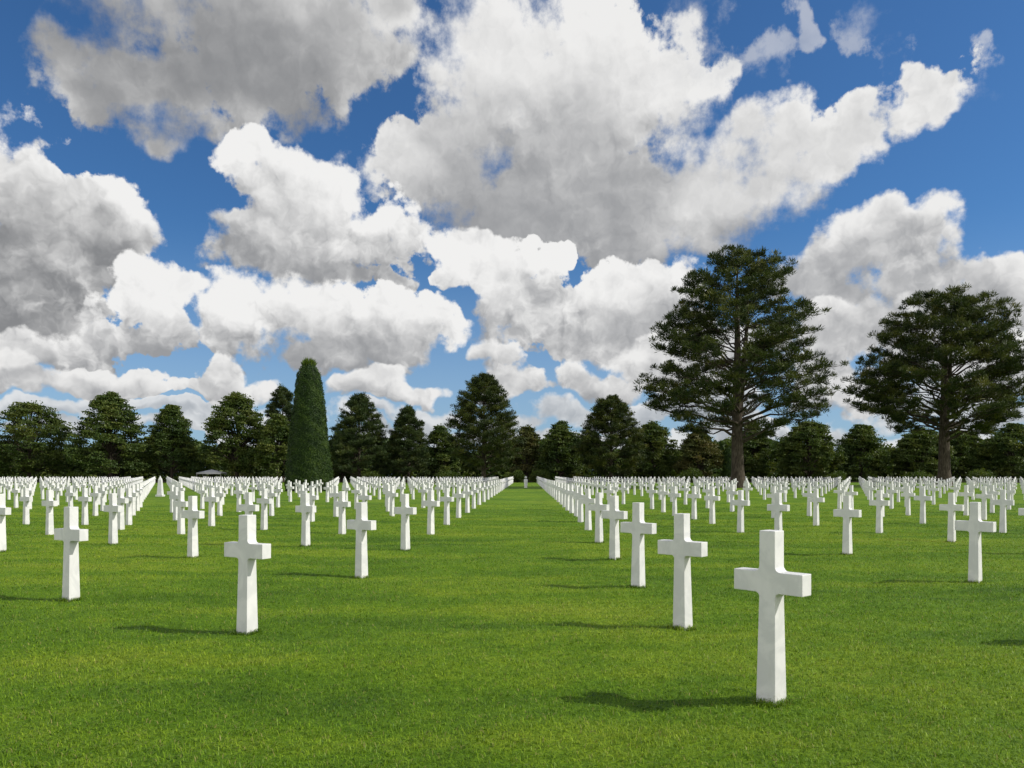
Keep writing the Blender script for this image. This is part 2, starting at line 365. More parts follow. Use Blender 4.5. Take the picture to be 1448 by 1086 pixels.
M_PINE = leafy('pine_needles', [(.05, (.013, .024, .008)), (.4, (.030, .046, .010)), (.7, (.064, .078, .014)), (1., (.125, .118, .022))], .12, .55)
M_PINE2 = leafy('cedar_needles', [(.05, (.015, .030, .012)), (.4, (.032, .052, .015)), (.75, (.058, .078, .018)), (1., (.095, .100, .024))], .12, .55)
M_OAK = leafy('broad_leaves', [(.05, (0.026, 0.048, 0.011)), (.4, (0.050, 0.078, 0.016)), (.7, (0.086, 0.108, 0.022)), (1., (0.140, 0.142, 0.030))], .22, .55)
M_OAK2 = leafy('dark_broad_leaves', [(.05, (0.024, 0.048, 0.012)), (.4, (0.048, 0.078, 0.017)), (.7, (0.081, 0.108, 0.021)), (1., (0.138, 0.147, 0.030))], .22, .55)
M_RUST = leafy('turning_leaves', [(.05, (0.034, 0.050, 0.013)), (.4, (0.062, 0.074, 0.020)), (.7, (0.100, 0.092, 0.028)), (1., (0.150, 0.115, 0.040))], .2, .6)
M_SHRUB = leafy('shrub_leaves', [(.05, (.024, .044, .008)), (.4, (.050, .080, .012)), (.7, (.082, .110, .018)), (1., (.125, .140, .026))], .25, .55)
M_YEW = leafy('yew_needles', [(.05, (.009, .022, .005)), (.4, (.021, .045, .007)), (.7, (.040, .074, .010)), (1., (.078, .115, .016))], .08, .6, scale=.8)
M_YEWTIP = leafy('fresh_yew_shoots', [(.05, (.05, .085, .014)), (1., (.13, .17, .03))], .3, .6)
M_TREE_SHADE, K, o = material('tree_shade_colour')  # near-black ground, the trees' shade put into the colour
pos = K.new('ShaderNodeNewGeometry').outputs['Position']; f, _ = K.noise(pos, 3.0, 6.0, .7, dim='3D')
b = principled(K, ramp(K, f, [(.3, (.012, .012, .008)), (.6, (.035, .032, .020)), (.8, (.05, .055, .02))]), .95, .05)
M_TREE_SHADE.node_tree.links.new(b.outputs[0], o.inputs[0])
M_CANVAS, K, o = material('white_canvas')
pos = K.new('ShaderNodeNewGeometry').outputs['Position']; f, _ = K.noise(pos, 1.3, 4.0, .6, dim='3D')
b = principled(K, K.mix(f, (.72, .73, .74, 1), (.84, .84, .83, 1)), .7, .1); M_CANVAS.node_tree.links.new(b.outputs[0], o.inputs[0])
M_POLE, K, o = material('painted_metal')
pos = K.new('ShaderNodeNewGeometry').outputs['Position']; f, _ = K.noise(pos, 5.0, 4.0, .6, dim='3D')
b = principled(K, K.mix(f, (.42, .43, .44, 1), (.55, .55, .54, 1)), .45, .4); M_POLE.node_tree.links.new(b.outputs[0], o.inputs[0])
M_COLLAR, K, o = material('dark_stone')
pos = K.new('ShaderNodeNewGeometry').outputs['Position']; f, _ = K.noise(pos, 8.0, 4.0, .6, dim='3D')
b = principled(K, K.mix(f, (.05, .05, .05, 1), (.11, .11, .10, 1)), .6, .3); M_COLLAR.node_tree.links.new(b.outputs[0], o.inputs[0])

# ------------------------------------------------------------------ the lawn, out to the horizon
gy = np.concatenate([np.arange(-30, 2, 2.0), np.arange(2, 26, .16), 26 * 1.012 ** np.arange(0, 150), 26 * 1.012 ** 150 * 1.09 ** np.arange(1, 36)])
ux = np.concatenate([np.arange(0, 1, .0065), 1 + np.cumsum(.0065 * 1.10 ** np.arange(0, 48))])
ux = np.concatenate([-ux[::-1], ux[1:]])
scl = np.clip(.82 * gy, 14, None)
X = ux[None, :] * scl[:, None]; Y = np.repeat(gy[:, None], len(ux), 1)
Z = lawn_z(X, Y)
nr, nc = X.shape
ii = (np.arange(nr - 1)[:, None] * nc + np.arange(nc - 1)[None, :]).ravel()
lawn = mesh_np('lawn', np.stack([X, Y, Z], -1).reshape(-1, 3), np.stack([ii, ii + 1, ii + nc + 1, ii + nc], 1), M_LAWN, smooth=True)
tag(lawn, 'wide close mown green lawn running back to the trees', None, kind='structure')

# dark sheet just proud of the lawn, tree shade put into its colour
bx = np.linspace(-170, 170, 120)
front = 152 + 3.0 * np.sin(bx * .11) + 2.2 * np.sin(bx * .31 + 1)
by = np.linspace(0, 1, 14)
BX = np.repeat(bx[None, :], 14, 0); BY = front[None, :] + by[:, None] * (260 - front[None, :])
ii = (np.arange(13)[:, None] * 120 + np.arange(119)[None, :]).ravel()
bed = mesh_np('tree_shade_sheet', np.stack([BX, BY, lawn_z(BX, BY) + .03], -1).reshape(-1, 3), np.stack([ii, ii + 1, ii + 121, ii + 120], 1), M_TREE_SHADE)
tag(bed, 'dark ground beneath the trees, their shade put into its colour', None, kind='structure')


def cross_yaw(x, y):
    return -min(R(48), max(R(28), R(38) + .55 * math.atan2(x, y)))


AISLE_RIGHT = [(1.82, 5.59), (1.78, 8.3), (1.79, 11.3), (1.94, 15.07), (2.09, 19.11), (2.22, 23.18), (2.33, 27.04), (2.49, 30.7), (2.52, 33.6), (2.55, 36.57), (2.64, 40.11)]
AISLE_LEFT = [(-2.69, 8.09), (-2.4, 12.7), (-2.28, 17.03), (-2.2, 21.55), (-2.12, 25.87), (-2.03, 30.25), (-1.92, 34.32), (-1.86, 38.8)]
FIELD = [(-5.68, 10.26), (-10.61, 16.53), (-12.48, 21.5), (-9.31, 18.59), (-16.13, 26.44), (-13.91, 25.94), (-16.67, 31.87), (-17.9, 32.3), (-11.43, 23.27), (-12.52, 26.02), (-15.17, 31.87), (-16.79, 35.69), (-18.72, 40.11), (-18.71, 36.42), (-24.97, 40.11), (-23.0, 37.97), (-6.22, 15.52), (-9.11, 21.93), (-9.43, 25.0), (-11.69, 31.87), (-12.05, 28.56), (-14.72, 34.52), (-6.08, 18.4), (-7.31, 23.48), (-9.62, 31.87), (-4.67, 18.03), (-11.77, 34.32), (-15.09, 38.8), (-11.79, 40.11), (-9.9, 37.6), (-7.01, 27.89), (-6.8, 30.77), (-4.72, 22.14), (-5.03, 27.2), (-4.74, 31.48), (-5.55, 35.69), (-4.42, 39.66), (-7.42, 37.97), (-6.44, 41.0),
         (6.65, 34.99), (6.51, 31.87), (6.68, 29.2), (6.72, 38.22), (4.6, 37.6), (6.6, 26.25), (6.48, 22.59), (6.35, 18.99), (6.8, 16.15), (9.88, 25.87), (9.93, 30.2), (11.9, 31.87), (15.71, 38.22), (9.53, 38.8), (9.67, 34.99), (6.92, 11.9), (10.71, 19.4), (10.29, 22.31), (13.54, 26.25), (13.75, 22.31), (16.14, 32.45), (17.95, 31.48), (16.79, 28.33), (15.09, 35.4), (14.3, 30.8), (18.49, 38.8), (20.01, 40.4), (20.5, 34.0), (10.63, 16.22), (13.2, 39.2), (23.4, 37.5)]
# ------------------------------------------------------------------ grass blades
def blades():
    ys = np.geomspace(3.9, 46, 40)
    P = []; S = []
    for y0, y1 in zip(ys, ys[1:]):
        dens = 4300 * (4.2 / y0) ** 1.55 * min(1, (47 - y0) / 22)
        wid = .665
        area = wid * (y1 * y1 - y0 * y0) + 3.2 * (y1 - y0)
        n = int(area * dens)
        y = np.sqrt(rng.uniform(y0 * y0, y1 * y1, n)); x = rng.uniform(-1, 1, n) * (wid * y + 1.6)
        P.append(np.stack([x, y], 1)); S.append(np.full(n, 1.0) * (1 + (y - 4) * .075))
    p = np.concatenate(P); s = np.concatenate(S)
    collar = []
    for (cx, cy) in AISLE_RIGHT[:5] + AISLE_LEFT[:3] + [q for q in FIELD if q[1] < 20]:
        k = int(420 * min(1, (9 / cy) ** 1.3)); yw = cross_yaw(cx, cy)
        u = rng.uniform(-1, 1, k); sd = rng.integers(0, 4, k); off = 1.04 + np.abs(rng.normal(0, .22, k))
        lx = np.where(sd < 2, u, np.where(sd == 2, off, -off)) * .082; ly = np.where(sd < 2, np.where(sd == 0, off, -off), u) * .088
        collar.append(np.stack([cx + lx * math.cos(yw) - ly * math.sin(yw), cy + lx * math.sin(yw) + ly * math.cos(yw)], 1))
    nb = len(p); collar = np.concatenate(collar); p = np.concatenate([p, collar]); s = np.concatenate([s, 1 + (collar[:, 1] - 4) * .06])
    n = len(p)
    # clumps: thicker and taller here and there
    cl = np.sin(p[:, 0] * 9.1 + 2.3 * np.sin(p[:, 1] * 7.7)) * np.sin(p[:, 1] * 10.3 + 1.9 * np.sin(p[:, 0] * 8.3))
    h = (.021 + .015 * rng.random(n) + .006 * cl) * (1 + (s - 1) * .15)
    long = rng.random(n) < .02; h[long] *= 1.45; h[nb:] *= rng.uniform(1.0, 2.0, n - nb)
    w = (.0030 + .0026 * rng.random(n)) * s
    az = rng.uniform(0, 2 * np.pi, n); lean = np.abs(rng.normal(.85, .40, n))
    d = np.stack([np.cos(az), np.sin(az), np.zeros(n)], 1); side = np.stack([-np.sin(az + rng.normal(0, .5, n)), np.cos(az), np.zeros(n)], 1)
    root = np.stack([p[:, 0], p[:, 1], lawn_z(p[:, 0], p[:, 1]) - .004], 1)
    up = np.array([0, 0, 1.0])
    mid = root + d * (h * lean * .35)[:, None] + up * (h * .62)[:, None]
    tip = root + d * (h * lean * 1.15)[:, None] + up * (h * np.clip(1.02 - .30 * lean, .35, 1))[:, None]
    hw = side * w[:, None] * .5
    V = np.stack([root - hw, root + hw, mid + hw * .85, mid - hw * .85, tip + hw * .15, tip - hw * .15], 1).reshape(-1, 3)
    k = np.arange(n)[:, None] * 6
    F = np.concatenate([k + np.array([[0, 1, 2, 3]]), k + np.array([[3, 2, 4, 5]])], 0)
    var = np.repeat(rng.random(n), 6)
    g = mesh_np('grass', V, F, M_GRASS, var, smooth=True)
    tag(g, 'short mown green grass with a few dry blades', 'grass', kind='stuff')


blades()


# ------------------------------------------------------------------ marble crosses
def cross_mesh():
    """Latin cross: square-cut stem that swells to the foot, level arms, rounded inner corners."""
    H = 1.205; wt, wb = .061, .074; dt, db = .061, .077      # half widths and half depths at arms and foot
    za, zb, sp, r = .772, .920, .264, .034
    foot = -.16
    def hw(z): return wt + (wb - wt) * max(0, (za - z) / za)
    def hd(z): return dt + (db - dt) * max(0, (za - r - z) / (za - r))
    side = [(hw(foot), foot), (hw(za - r), za - r)]
    cx = wt + r
    for k in range(1, 7):
        a = math.pi - k * math.pi / 12; side.append((cx + r * math.cos(a), za - r + r * math.sin(a)))
    side += [(sp, za), (sp, zb)]
    rt = r * 1.15; cx = wt + rt
    for k in range(0, 7):
        a = -math.pi / 2 - k * math.pi / 12; side.append((cx + rt * math.cos(a), zb + rt + rt * math.sin(a)))
    side.append((wt * .985, H))
    bm = bmesh.new()
    def ring(y):
        return [bm.verts.new((x, y * hd(z), z)) for x, z in side], [bm.verts.new((-x, y * hd(z), z)) for x, z in side]
    fr, fl = ring(-1); br, bl = ring(1)
    n = len(side)
    bm.faces.new([fl[0], fr[0], fr[1], fl[1]]); bm.faces.new([bl[1], br[1], br[0], bl[0]])
    bm.faces.new(fr[1:] + fl[1:][::-1]); bm.faces.new((br[1:] + bl[1:][::-1])[::-1])
    for i in range(n - 1):
        bm.faces.new([fr[i], br[i], br[i + 1], fr[i + 1]]); bm.faces.new([fl[i + 1], bl[i + 1], bl[i], fl[i]])
    bm.faces.new([fl[-1], fr[-1], br[-1], bl[-1]])
    bmesh.ops.recalc_face_normals(bm, faces=bm.faces)
    bm.edges.ensure_lookup_table()
    edges = [e for e in bm.edges if len(e.link_faces) == 2 and e.link_faces[0].normal.angle(e.link_faces[1].normal) > .9]
    bmesh.ops.bevel(bm, geom=edges, offset=.0055, segments=2, profile=.6, affect='EDGES', clamp_overlap=True)
    me = bpy.data.meshes.new('marble_cross'); bm.to_mesh(me); bm.free(); me.materials.append(M_STONE)
    return me


CROSS = cross_mesh()


def plain_cross_arrays():
    """The same cross without roundings, for the far ranks (vertices, quads)."""
    bx = lambda x0, x1, y0, y1, z0, z1, f=1.0: np.array([[x0 * f, y0 * f, z0], [x1 * f, y0 * f, z0], [x1 * f, y1 * f, z0], [x0 * f, y1 * f, z0], [x0, y0, z1], [x1, y0, z1], [x1, y1, z1], [x0, y1, z1]])
    q = np.array([[0, 1, 5, 4], [1, 2, 6, 5], [2, 3, 7, 6], [3, 0, 4, 7], [4, 5, 6, 7]])
    q6 = np.concatenate([q, [[3, 2, 1, 0]]])
    a = bx(-.055, .055, -.055, .055, -.1, 1.205, 1.2)
    l = bx(-.255, -.053, -.053, .053, .778, .914); r = bx(.053, .255, -.053, .053, .778, .914)
    return np.concatenate([a, l, r]), np.concatenate([q, q6 + 8, q6 + 16])


SPECIAL = {
    (1.82, 5.59): 'largest white marble cross, closest to the camera, on the right of the aisle',
    (1.78, 8.3): 'white marble cross directly behind the largest one in the row right of the aisle',
    (1.79, 11.3): 'white marble cross third from the front in the row right of the aisle',
    (-2.69, 8.09): 'big white marble cross heading the row that lines the left of the aisle',
    (-5.68, 10.26): 'big white marble cross standing alone near the front left of the lawn',
    (6.92, 11.9): 'big white marble cross at the right edge, front of the outer right field',
    (-10.61, 16.53): 'white marble cross cut by the left edge of the picture',
    (10.63, 16.22): 'white marble cross cut by the right edge of the picture, only its arm showing',
    (6.8, 16.15): 'white marble cross with pale top standing between the largest cross and right edge',
    (-6.22, 15.52): 'white marble cross with its long shadow, left of the big aisle left heading cross',
    (-6.08, 18.4): 'white marble cross partly hidden behind the big cross heading the left aisle row',
    (-4.67, 18.03): 'white marble cross below the clipped yew cone, left of the aisle row',
}
ORD = ('first second third fourth fifth sixth seventh eighth ninth tenth eleventh twelfth thirteenth fourteenth fifteenth sixteenth '
       'seventeenth eighteenth nineteenth twentieth').split()
TENS = {2: 'twenty', 3: 'thirty', 4: 'forty'}


def ordinal(n):
    return ORD[n - 1] if n <= 20 else (TENS[n // 10] + '-' + ORD[n % 10 - 1] if n % 10 else {30: 'thirtieth', 40: 'fortieth'}[n])


def plant_crosses():
    items = []                                     # (x, y, row tag, index)
    for s, lst in (('right', AISLE_RIGHT), ('left', AISLE_LEFT)):
        for i, (x, y) in enumerate(lst): items.append([x, y, 'aisle ' + s, i])
    for (x, y) in FIELD: items.append([x, y, 'field ' + ('right' if x > 0 else 'left'), 0])
    # the regular ranks beyond, one lattice either side of the aisle
    end = lambda x: 149 + 2 * math.sin(x * .2)
    for s, (x0, sx, dy, y0) in (('right', (1.92, 3.45, 4.2, 44.3)), ('left', (-2.60, -2.25, 4.9, 43.4))):
        j = 0
        while True:
            y = y0 + j * dy
            if y > 151: break
            k = 0
            while True:
                x = x0 + sx * k + .0187 * y - (.5 if s == 'left' and k else 0)
                if abs(x) > .66 * y + 3: break
                ok = y < end(x)
                for (tx, ty, tr) in CLEAR:
                    if (x - tx) ** 2 + (y - ty) ** 2 < tr * tr: ok = False
                if ok: items.append([x, y, ('aisle ' if k == 0 else 'field ') + s, len(AISLE_RIGHT if s == 'right' else AISLE_LEFT) + j if k == 0 else 0])
                k += 1
            j += 1
    items.sort(key=lambda a: a[1])
    seen = [a for a in items if abs(a[0]) < .643 * a[1] + .35]
    near = seen[:299]; far = seen[299:]
    # ranks: crosses of one side that stand about equally deep, counted outwards from the aisle
    ranks = {}
    for a in near:
        if a[2].startswith('field'): ranks.setdefault((a[2][6:], int((a[1] - 8) // 4.3)), []).append(a)
    order = {}
    for s in ('right', 'left'):
        ks = sorted(k for k in ranks if k[0] == s)
        for ri, k in enumerate(ks):
            for oi_, a in enumerate(sorted(ranks[k], key=lambda q: abs(q[0]))): order[id(a)] = (ri + 1, oi_ + 1)
    r2 = random.Random(4)
    for a in near:
        x, y, tg, i = a
        size = 'white marble cross' if y < 28 else 'small white cross'
        if (x, y) in SPECIAL: lb = SPECIAL[(x, y)]
        elif tg.startswith('aisle'): lb = '%s, %s from the front in the row lining the %s of the aisle' % (size, ordinal(i + 1), tg[6:])
        else: lb = '%s, %s field, %s rank from the front, %s out from the aisle' % (size, tg[6:], ordinal(order[id(a)][0]), ordinal(order[id(a)][1]))
        o = bpy.data.objects.new('marble_cross', CROSS); COL.objects.link(o)
        o.location = (x, y, float(lawn_z(x, y)) - .004)
        o.rotation_euler = (R(r2.gauss(0, .25)), R(r2.gauss(0, .3)), cross_yaw(x, y) + R(r2.gauss(0, 1.2)))
        tag(o, lb, 'cross', 'white marble crosses in rows on the lawn')
    # one cross just outside the frame throws its shadow in
    o = bpy.data.objects.new('marble_cross', CROSS); COL.objects.link(o)
    o.location = (5.98, 7.45, float(lawn_z(5.98, 7.45))); o.rotation_euler = (0, 0, cross_yaw(5.98, 7.45))
    tag(o, 'white marble cross beyond the right edge, only its shadow reaching the lawn in view', 'cross', 'white marble crosses in rows on the lawn')
    cv, cf = plain_cross_arrays()
    V = []; F = []
    for n, (x, y, tg, i) in enumerate(far):
        w = cross_yaw(x, y) + r2.gauss(0, .03); c, s = math.cos(w), math.sin(w)
        q = cv.copy(); q[:, 0] = cv[:, 0] * c - cv[:, 1] * s + x; q[:, 1] = cv[:, 0] * s + cv[:, 1] * c + y; q[:, 2] += float(lawn_z(x, y))
        V.append(q); F.append(cf + n * len(cv))
    d = mesh_np('distant_crosses', np.concatenate(V), np.concatenate(F), M_STONE)
    tag(d, 'dense far ranks of tiny white crosses below the trees', 'crosses', kind='stuff')


# ------------------------------------------------------------------ trees
class Wood:
    def __init__(self): self.V = []; self.F = []; self.n = 0
    def tube(self, pts, rad, sides=6):
        pts = np.asarray(pts, float); m = len(pts)
        tan = np.gradient(pts, axis=0); tan /= np.linalg.norm(tan, axis=1)[:, None] + 1e-9
        ref = np.where(np.abs(tan[:, 2:3]) > .9, np.array([[1., 0, 0]]), np.array([[0, 0, 1.]]))
        u = np.cross(ref, tan); u /= np.linalg.norm(u, axis=1)[:, None] + 1e-9; v = np.cross(tan, u)
        a = np.linspace(0, 2 * np.pi, sides, endpoint=False)
        ring = pts[:, None, :] + np.asarray(rad)[:, None, None] * (np.cos(a)[None, :, None] * u[:, None, :] + np.sin(a)[None, :, None] * v[:, None, :])
        self.V.append(ring.reshape(-1, 3))
        i = np.arange(m - 1)[:, None] * sides; j = np.arange(sides)[None, :]; j2 = (j + 1) % sides
        f = np.stack([i + j, i + j2, i + sides + j2, i + sides + j], -1).reshape(-1, 4) + self.n
        self.F.append(f); self.n += m * sides
    def build(self, name, root):
        o = mesh_np(name, np.concatenate(self.V), np.concatenate(self.F), M_BARK, smooth=True); o.parent = root
        return o


def unit(v): return v / (np.linalg.norm(v, axis=-1, keepdims=True) + 1e-9)


def leaf_quads(cent, dirs, length, width, r, face=None):
    """Pointed leaf or needle-spray faces: a quad per leaf, from its root along dirs."""
    n = len(cent)
    side = unit(np.cross(dirs, unit(r.normal(size=(n, 3))) if face is None else unit(face + r.normal(0, .28, (n, 3))))) * (np.asarray(width) * .5).reshape(-1, 1)
    L = dirs * np.asarray(length).reshape(-1, 1)
    V = np.stack([cent - L * .5 - side * .5, cent - L * .1 + side, cent + L * .5 + side * .25, cent + L * .1 - side], 1).reshape(-1, 3)
    return V, np.arange(n * 4).reshape(-1, 4)


def prof(table, z):
    zs, rs = zip(*table)
    return np.interp(z, zs, rs)


def pine(loc, table, label, seed, mat, limbs=60, tuft=1.0, trunk_r=.5, lean=0.0, fork=None, per=26, leaf=.5, low=.25, group='tall dark trees along the far edge of the lawn', name='pine_tree', kids=7, bare=.45):
    """Conifer with level limbs carrying plates of upturned needle sprays.  TABLE: (height, radius)."""
    r = np.random.default_rng(seed)
    root = thing(name, loc, label, 'tree', group)
    Ht = table[-1][0]; W = Wood()
    zs = np.linspace(0, Ht * .97, 14)
    wob = np.cumsum(r.normal(0, .012 * Ht / 14, (14, 2)), 0); wob[:2] = 0
    tp = np.stack([lean * zs / Ht + wob[:, 0], wob[:, 1], zs], 1)
    tr = trunk_r * np.clip(1 - zs / Ht, .03, 1) ** .8; tr[0] *= 1.35
    trunk = Wood(); trunk.tube(tp, tr, 10)
    axes = [(tp, tr)]
    if fork:                                                     # a second leader
        fz, fx, fr_ = fork
        z2 = np.linspace(fz, Ht * .92, 9); t2 = (z2 - fz) / (z2[-1] - fz)
        b0 = np.array([np.interp(fz, zs, tp[:, k]) for k in range(3)])
        p2 = np.stack([b0[0] + fx * np.sin(t2 * 1.5), b0[1] + .3 * fx * t2, z2], 1)
        trunk.tube(p2, fr_ * np.clip(1 - .9 * t2, .06, 1), 8); axes.append((p2, fr_ * (1 - .9 * t2)))
    tuft_c = []; tuft_s = []
    z0 = Ht * low
    for i in range(limbs):
        f = (i + r.uniform(0, .9)) / limbs
        ze = z0 + (Ht - z0) * f ** .80                           # height of the limb's tip
        rad = float(prof(table, ze)) * r.uniform(.84, 1.05) - .5 * tuft
        a = i * 2.39996 + r.normal(0, .35)
        ax, ar = axes[0] if len(axes) == 1 or r.random() < .55 else axes[1]
        drop = rad * (.30 + .45 * f) * r.uniform(.6, 1.1)        # limbs rise more towards the top
        zb = float(np.clip(ze - drop, ax[0, 2] + .1, Ht * .93))
        b = np.array([np.interp(zb, ax[:, 2], ax[:, k]) for k in range(3)])
        cx = lean * ze / Ht
        tip = np.array([cx + math.cos(a) * rad, math.sin(a) * rad, ze])
        t = np.linspace(0, 1, 8)[:, None]
        ctrl = b + (tip - b) * .5 + np.array([0, 0, (tip[2] - b[2]) * .38 - rad * .05])
        path = (1 - t) ** 2 * b + 2 * t * (1 - t) * ctrl + t * t * tip
        path[1:-1] += r.normal(0, .022 * rad + .02, (6, 3))
        lr = max(.04, .34 * float(np.interp(zb, ax[:, 2], ar)) * (.5 + .5 * rad / max(x[1] for x in table)))
        W.tube(path, lr * np.linspace(1, .12, 8), 6)
        tuft_c.append(path[-1]); tuft_s.append(1.0)
        L = np.linalg.norm(tip - b)
        nk = max(3, int(kids * L / max(x[1] for x in table) + 3)); bare_i = bare * (1 - f) + .22 * f
        for k in range(nk):
            tt = bare_i + (1 - bare_i) * (k + r.random()) / nk
            p0 = np.array([np.interp(tt, np.linspace(0, 1, 8), path[:, q]) for q in range(3)])
            sgn = 1 if k % 2 else -1
            aa = a + sgn * r.uniform(.35, 1.2)
            sl = L * r.uniform(.18, .36) * (1.15 - .5 * tt)
            p1 = p0 + np.array([math.cos(aa) * sl, math.sin(aa) * sl, sl * r.uniform(.0, .42)])
            pm = (p0 + p1) / 2 + np.array([0, 0, -sl * .08])
            W.tube([p0, pm, p1], [lr * .32, lr * .22, lr * .10], 4)
            for q in np.linspace(.35, 1, max(2, int(sl / (.8 * tuft)))):
                tuft_c.append(p0 + (p1 - p0) * q + r.normal(0, .12 * tuft, 3) + np.array([0, 0, .12])); tuft_s.append(r.uniform(.7, 1.1))
    tc_ = np.array(tuft_c); ts = np.array(tuft_s) * tuft
    n = len(tc_)
    out = tc_ - np.array([lean * .5, 0, 0]); out[:, 2] = 0
    out = unit(out)
    D = unit(r.normal(size=(n, per, 3)) * np.array([1, 1, .7]) + np.array([0, 0, .65]) + out[:, None, :] * .35)
    rr = r.random((n, per, 1)) ** .5
    C = tc_[:, None, :] + D * rr * ts[:, None, None] * np.array([.74, .74, .62])
    C = C.reshape(-1, 3); D = unit(D.reshape(-1, 3) + np.array([0, 0, .35]) + r.normal(0, .35, (n * per, 3)))
    V, F = leaf_quads(C, D, leaf * r.uniform(.7, 1.3, len(C)), leaf * .17 * r.uniform(.7, 1.3, len(C)), r)
    var = np.repeat(np.clip(np.repeat(r.random(n), per) * .75 + r.random(n * per) * .25, 0, 1), 4)
    trunk.build('trunk', root); W.build('limbs', root)
    cr = mesh_np('crown', V, F, mat, var); cr.parent = root
    return root


def broadleaf(loc, table, label, seed, mat, clumps=90, leaves=150, leaf=.40, trunk_r=.4, clump=1.6, lean=0., group='tall dark trees along the far edge of the lawn', name='broadleaf_tree', squash=.72, depth=1.0, low=.12):
    """Broad-leaved tree: forked limbs to many leaf clumps set through the crown's outer half."""
    r = np.random.default_rng(seed)
    root = thing(name, loc, label, 'tree', group)
    Ht = table[-1][0]; Rm = max(x[1] for x in table)
    trunk = Wood(); zs = np.linspace(0, Ht * .62, 8)
    tp = np.stack([lean * zs / Ht + np.cumsum(r.normal(0, .05, 8)), np.cumsum(r.normal(0, .05, 8)), zs], 1); tp[0, :2] = 0
    rad = trunk_r * np.linspace(1, .3, 8); rad[0] *= 1.4
    trunk.tube(tp, rad, 9)
    W = Wood(); cc = []; cs = []
    z0 = Ht * low
    clumps = int(clumps * 1.45); leaves = int(leaves * 1.8)
    for i in range(clumps):
        f = r.random() ** .85
        z = z0 + (Ht - z0) * f
        R_ = float(prof(table, z)); q = r.uniform(.25, 1.0) ** .5
        a = i * 2.39996 + r.normal(0, .3)
        s = clump * r.uniform(.65, 1.2)
        rr = max(0, R_ - s * .55) * q
        c = np.array([lean * z / Ht + math.cos(a) * rr, math.sin(a) * rr * depth, min(z, Ht - s * .5)])
        cc.append(c); cs.append(s)
        if i % 2 == 0:
            zb = min(Ht * .6, max(Ht * .12, z * .62 - .1 * rr)); b = np.array([np.interp(zb, zs, tp[:, k]) for k in range(3)])
            mid = b + (c - b) * .55 + np.array([0, 0, .08 * Ht * .5])
            W.tube([b, mid, c], [trunk_r * .3, trunk_r * .17, trunk_r * .06], 5)
    cc = np.array(cc); cs = np.array(cs); n = len(cc)
    D = unit(r.normal(size=(n, leaves, 3)))
    rr = r.random((n, leaves, 1)) ** .45
    C = cc[:, None, :] + D * rr * cs[:, None, None] * np.array([1, 1, squash]) * r.uniform(.8, 1.2, (n, leaves, 1))
    # level sprays: leaves gather in thin tiers inside each clump
    C[..., 2] -= .22 * np.sin(C[..., 2] * 5.2 + C[..., 0] * .8)
    C = C.reshape(-1, 3); keep = C[:, 2] > .35
    D = unit(D.reshape(-1, 3) * .6 + r.normal(0, .6, (n * leaves, 3)))
    V, F = leaf_quads(C[keep], D[keep], leaf * r.uniform(.6, 1.35, keep.sum()), leaf * .62 * r.uniform(.7, 1.3, keep.sum()), r)
    var = np.repeat(np.clip(np.repeat(r.random(n), leaves) * .6 + r.random(n * leaves) * .4, 0, 1)[keep], 4)
    trunk.build('trunk', root); W.build('limbs', root)
    cr = mesh_np('crown', V, F, mat, var); cr.parent = root
    return root


def clipped_cone(loc, table, label, seed, n, leaf, group=None, tip=True, name='clipped_yew'):
    """Topiary cone: a dense shorn shell of short needle sprays over a solid heart."""
    r = np.random.default_rng(seed)
    root = thing(name, loc, label, 'topiary', group)
    Ht = table[-1][0]
    zz = np.linspace(0, Ht, 60); Rz = prof(table, zz)
    wgt = np.cumsum(Rz + .05); wgt /= wgt[-1]
    z = np.interp(r.random(n), wgt, zz); a = r.uniform(0, 2 * np.pi, n)
    # the shears leave shallow vertical facets and level bands
    bump = .03 * np.sin(a * 9 + .7 * np.sin(z * 1.1)) + .035 * np.sin(z * 7 + 2 * np.sin(a * 4)) + .05 * np.sin(a * 3 + z * .8)
    rr = prof(table, z) + bump * np.clip(prof(table, z), 0, 1) + r.normal(0, .045, n)
    C = np.stack([np.cos(a) * rr, np.sin(a) * rr, z], 1)
    slope = np.interp(z, zz, -np.gradient(Rz, zz)); nrm_ = unit(np.stack([np.cos(a), np.sin(a), np.clip(slope, 0, 3)], 1))
    D = unit(nrm_ * .35 + np.array([0, 0, .5]) + r.normal(0, .6, (n, 3)))
    V, F = leaf_quads(C, D, leaf * r.uniform(.6, 1.4, n), leaf * .45 * r.uniform(.7, 1.3, n), r, nrm_)
    W = Wood(); W.tube(np.stack([zz * 0, zz * 0, zz], 1), np.clip(Rz - .12, .01, None), 28)
    hv = W.V[0]; hf = W.F[0] + len(V)
    var = np.concatenate([np.repeat(np.clip(r.random(n) * .7 + .3 * (np.sin(z * 5 + a * 6) * .5 + .5), 0, 1), 4), np.zeros(len(hv))])
    cr = mesh_np('crown', np.concatenate([V, hv]), np.concatenate([F, hf]), M_YEW, var); cr.parent = root
    if tip:
        m = 200; a = r.uniform(0, 2 * np.pi, m); q = r.random(m) ** .5 * .70
        C = np.stack([np.cos(a) * q, np.sin(a) * q, Ht + .10 - .55 * (q / .8) ** 2 + r.random(m) * .22], 1)
        D = unit(np.stack([np.cos(a) * q * .9, np.sin(a) * q * .9, np.ones(m)], 1) + r.normal(0, .12, (m, 3)))
        V, F = leaf_quads(C, D, .62 * r.uniform(.5, 1.4, m), .085 * np.ones(m), r)
        sh = mesh_np('new_shoots', V, F, M_YEWTIP, np.repeat(r.random(m), 4)); sh.parent = root
        sh['label'] = 'pale spiky unclipped shoots on the very top'
    tk = Wood(); tk.tube([(0, 0, -.1), (0, 0, 1.2)], [.22, .18], 8); tk.build('trunk', root)
    return root


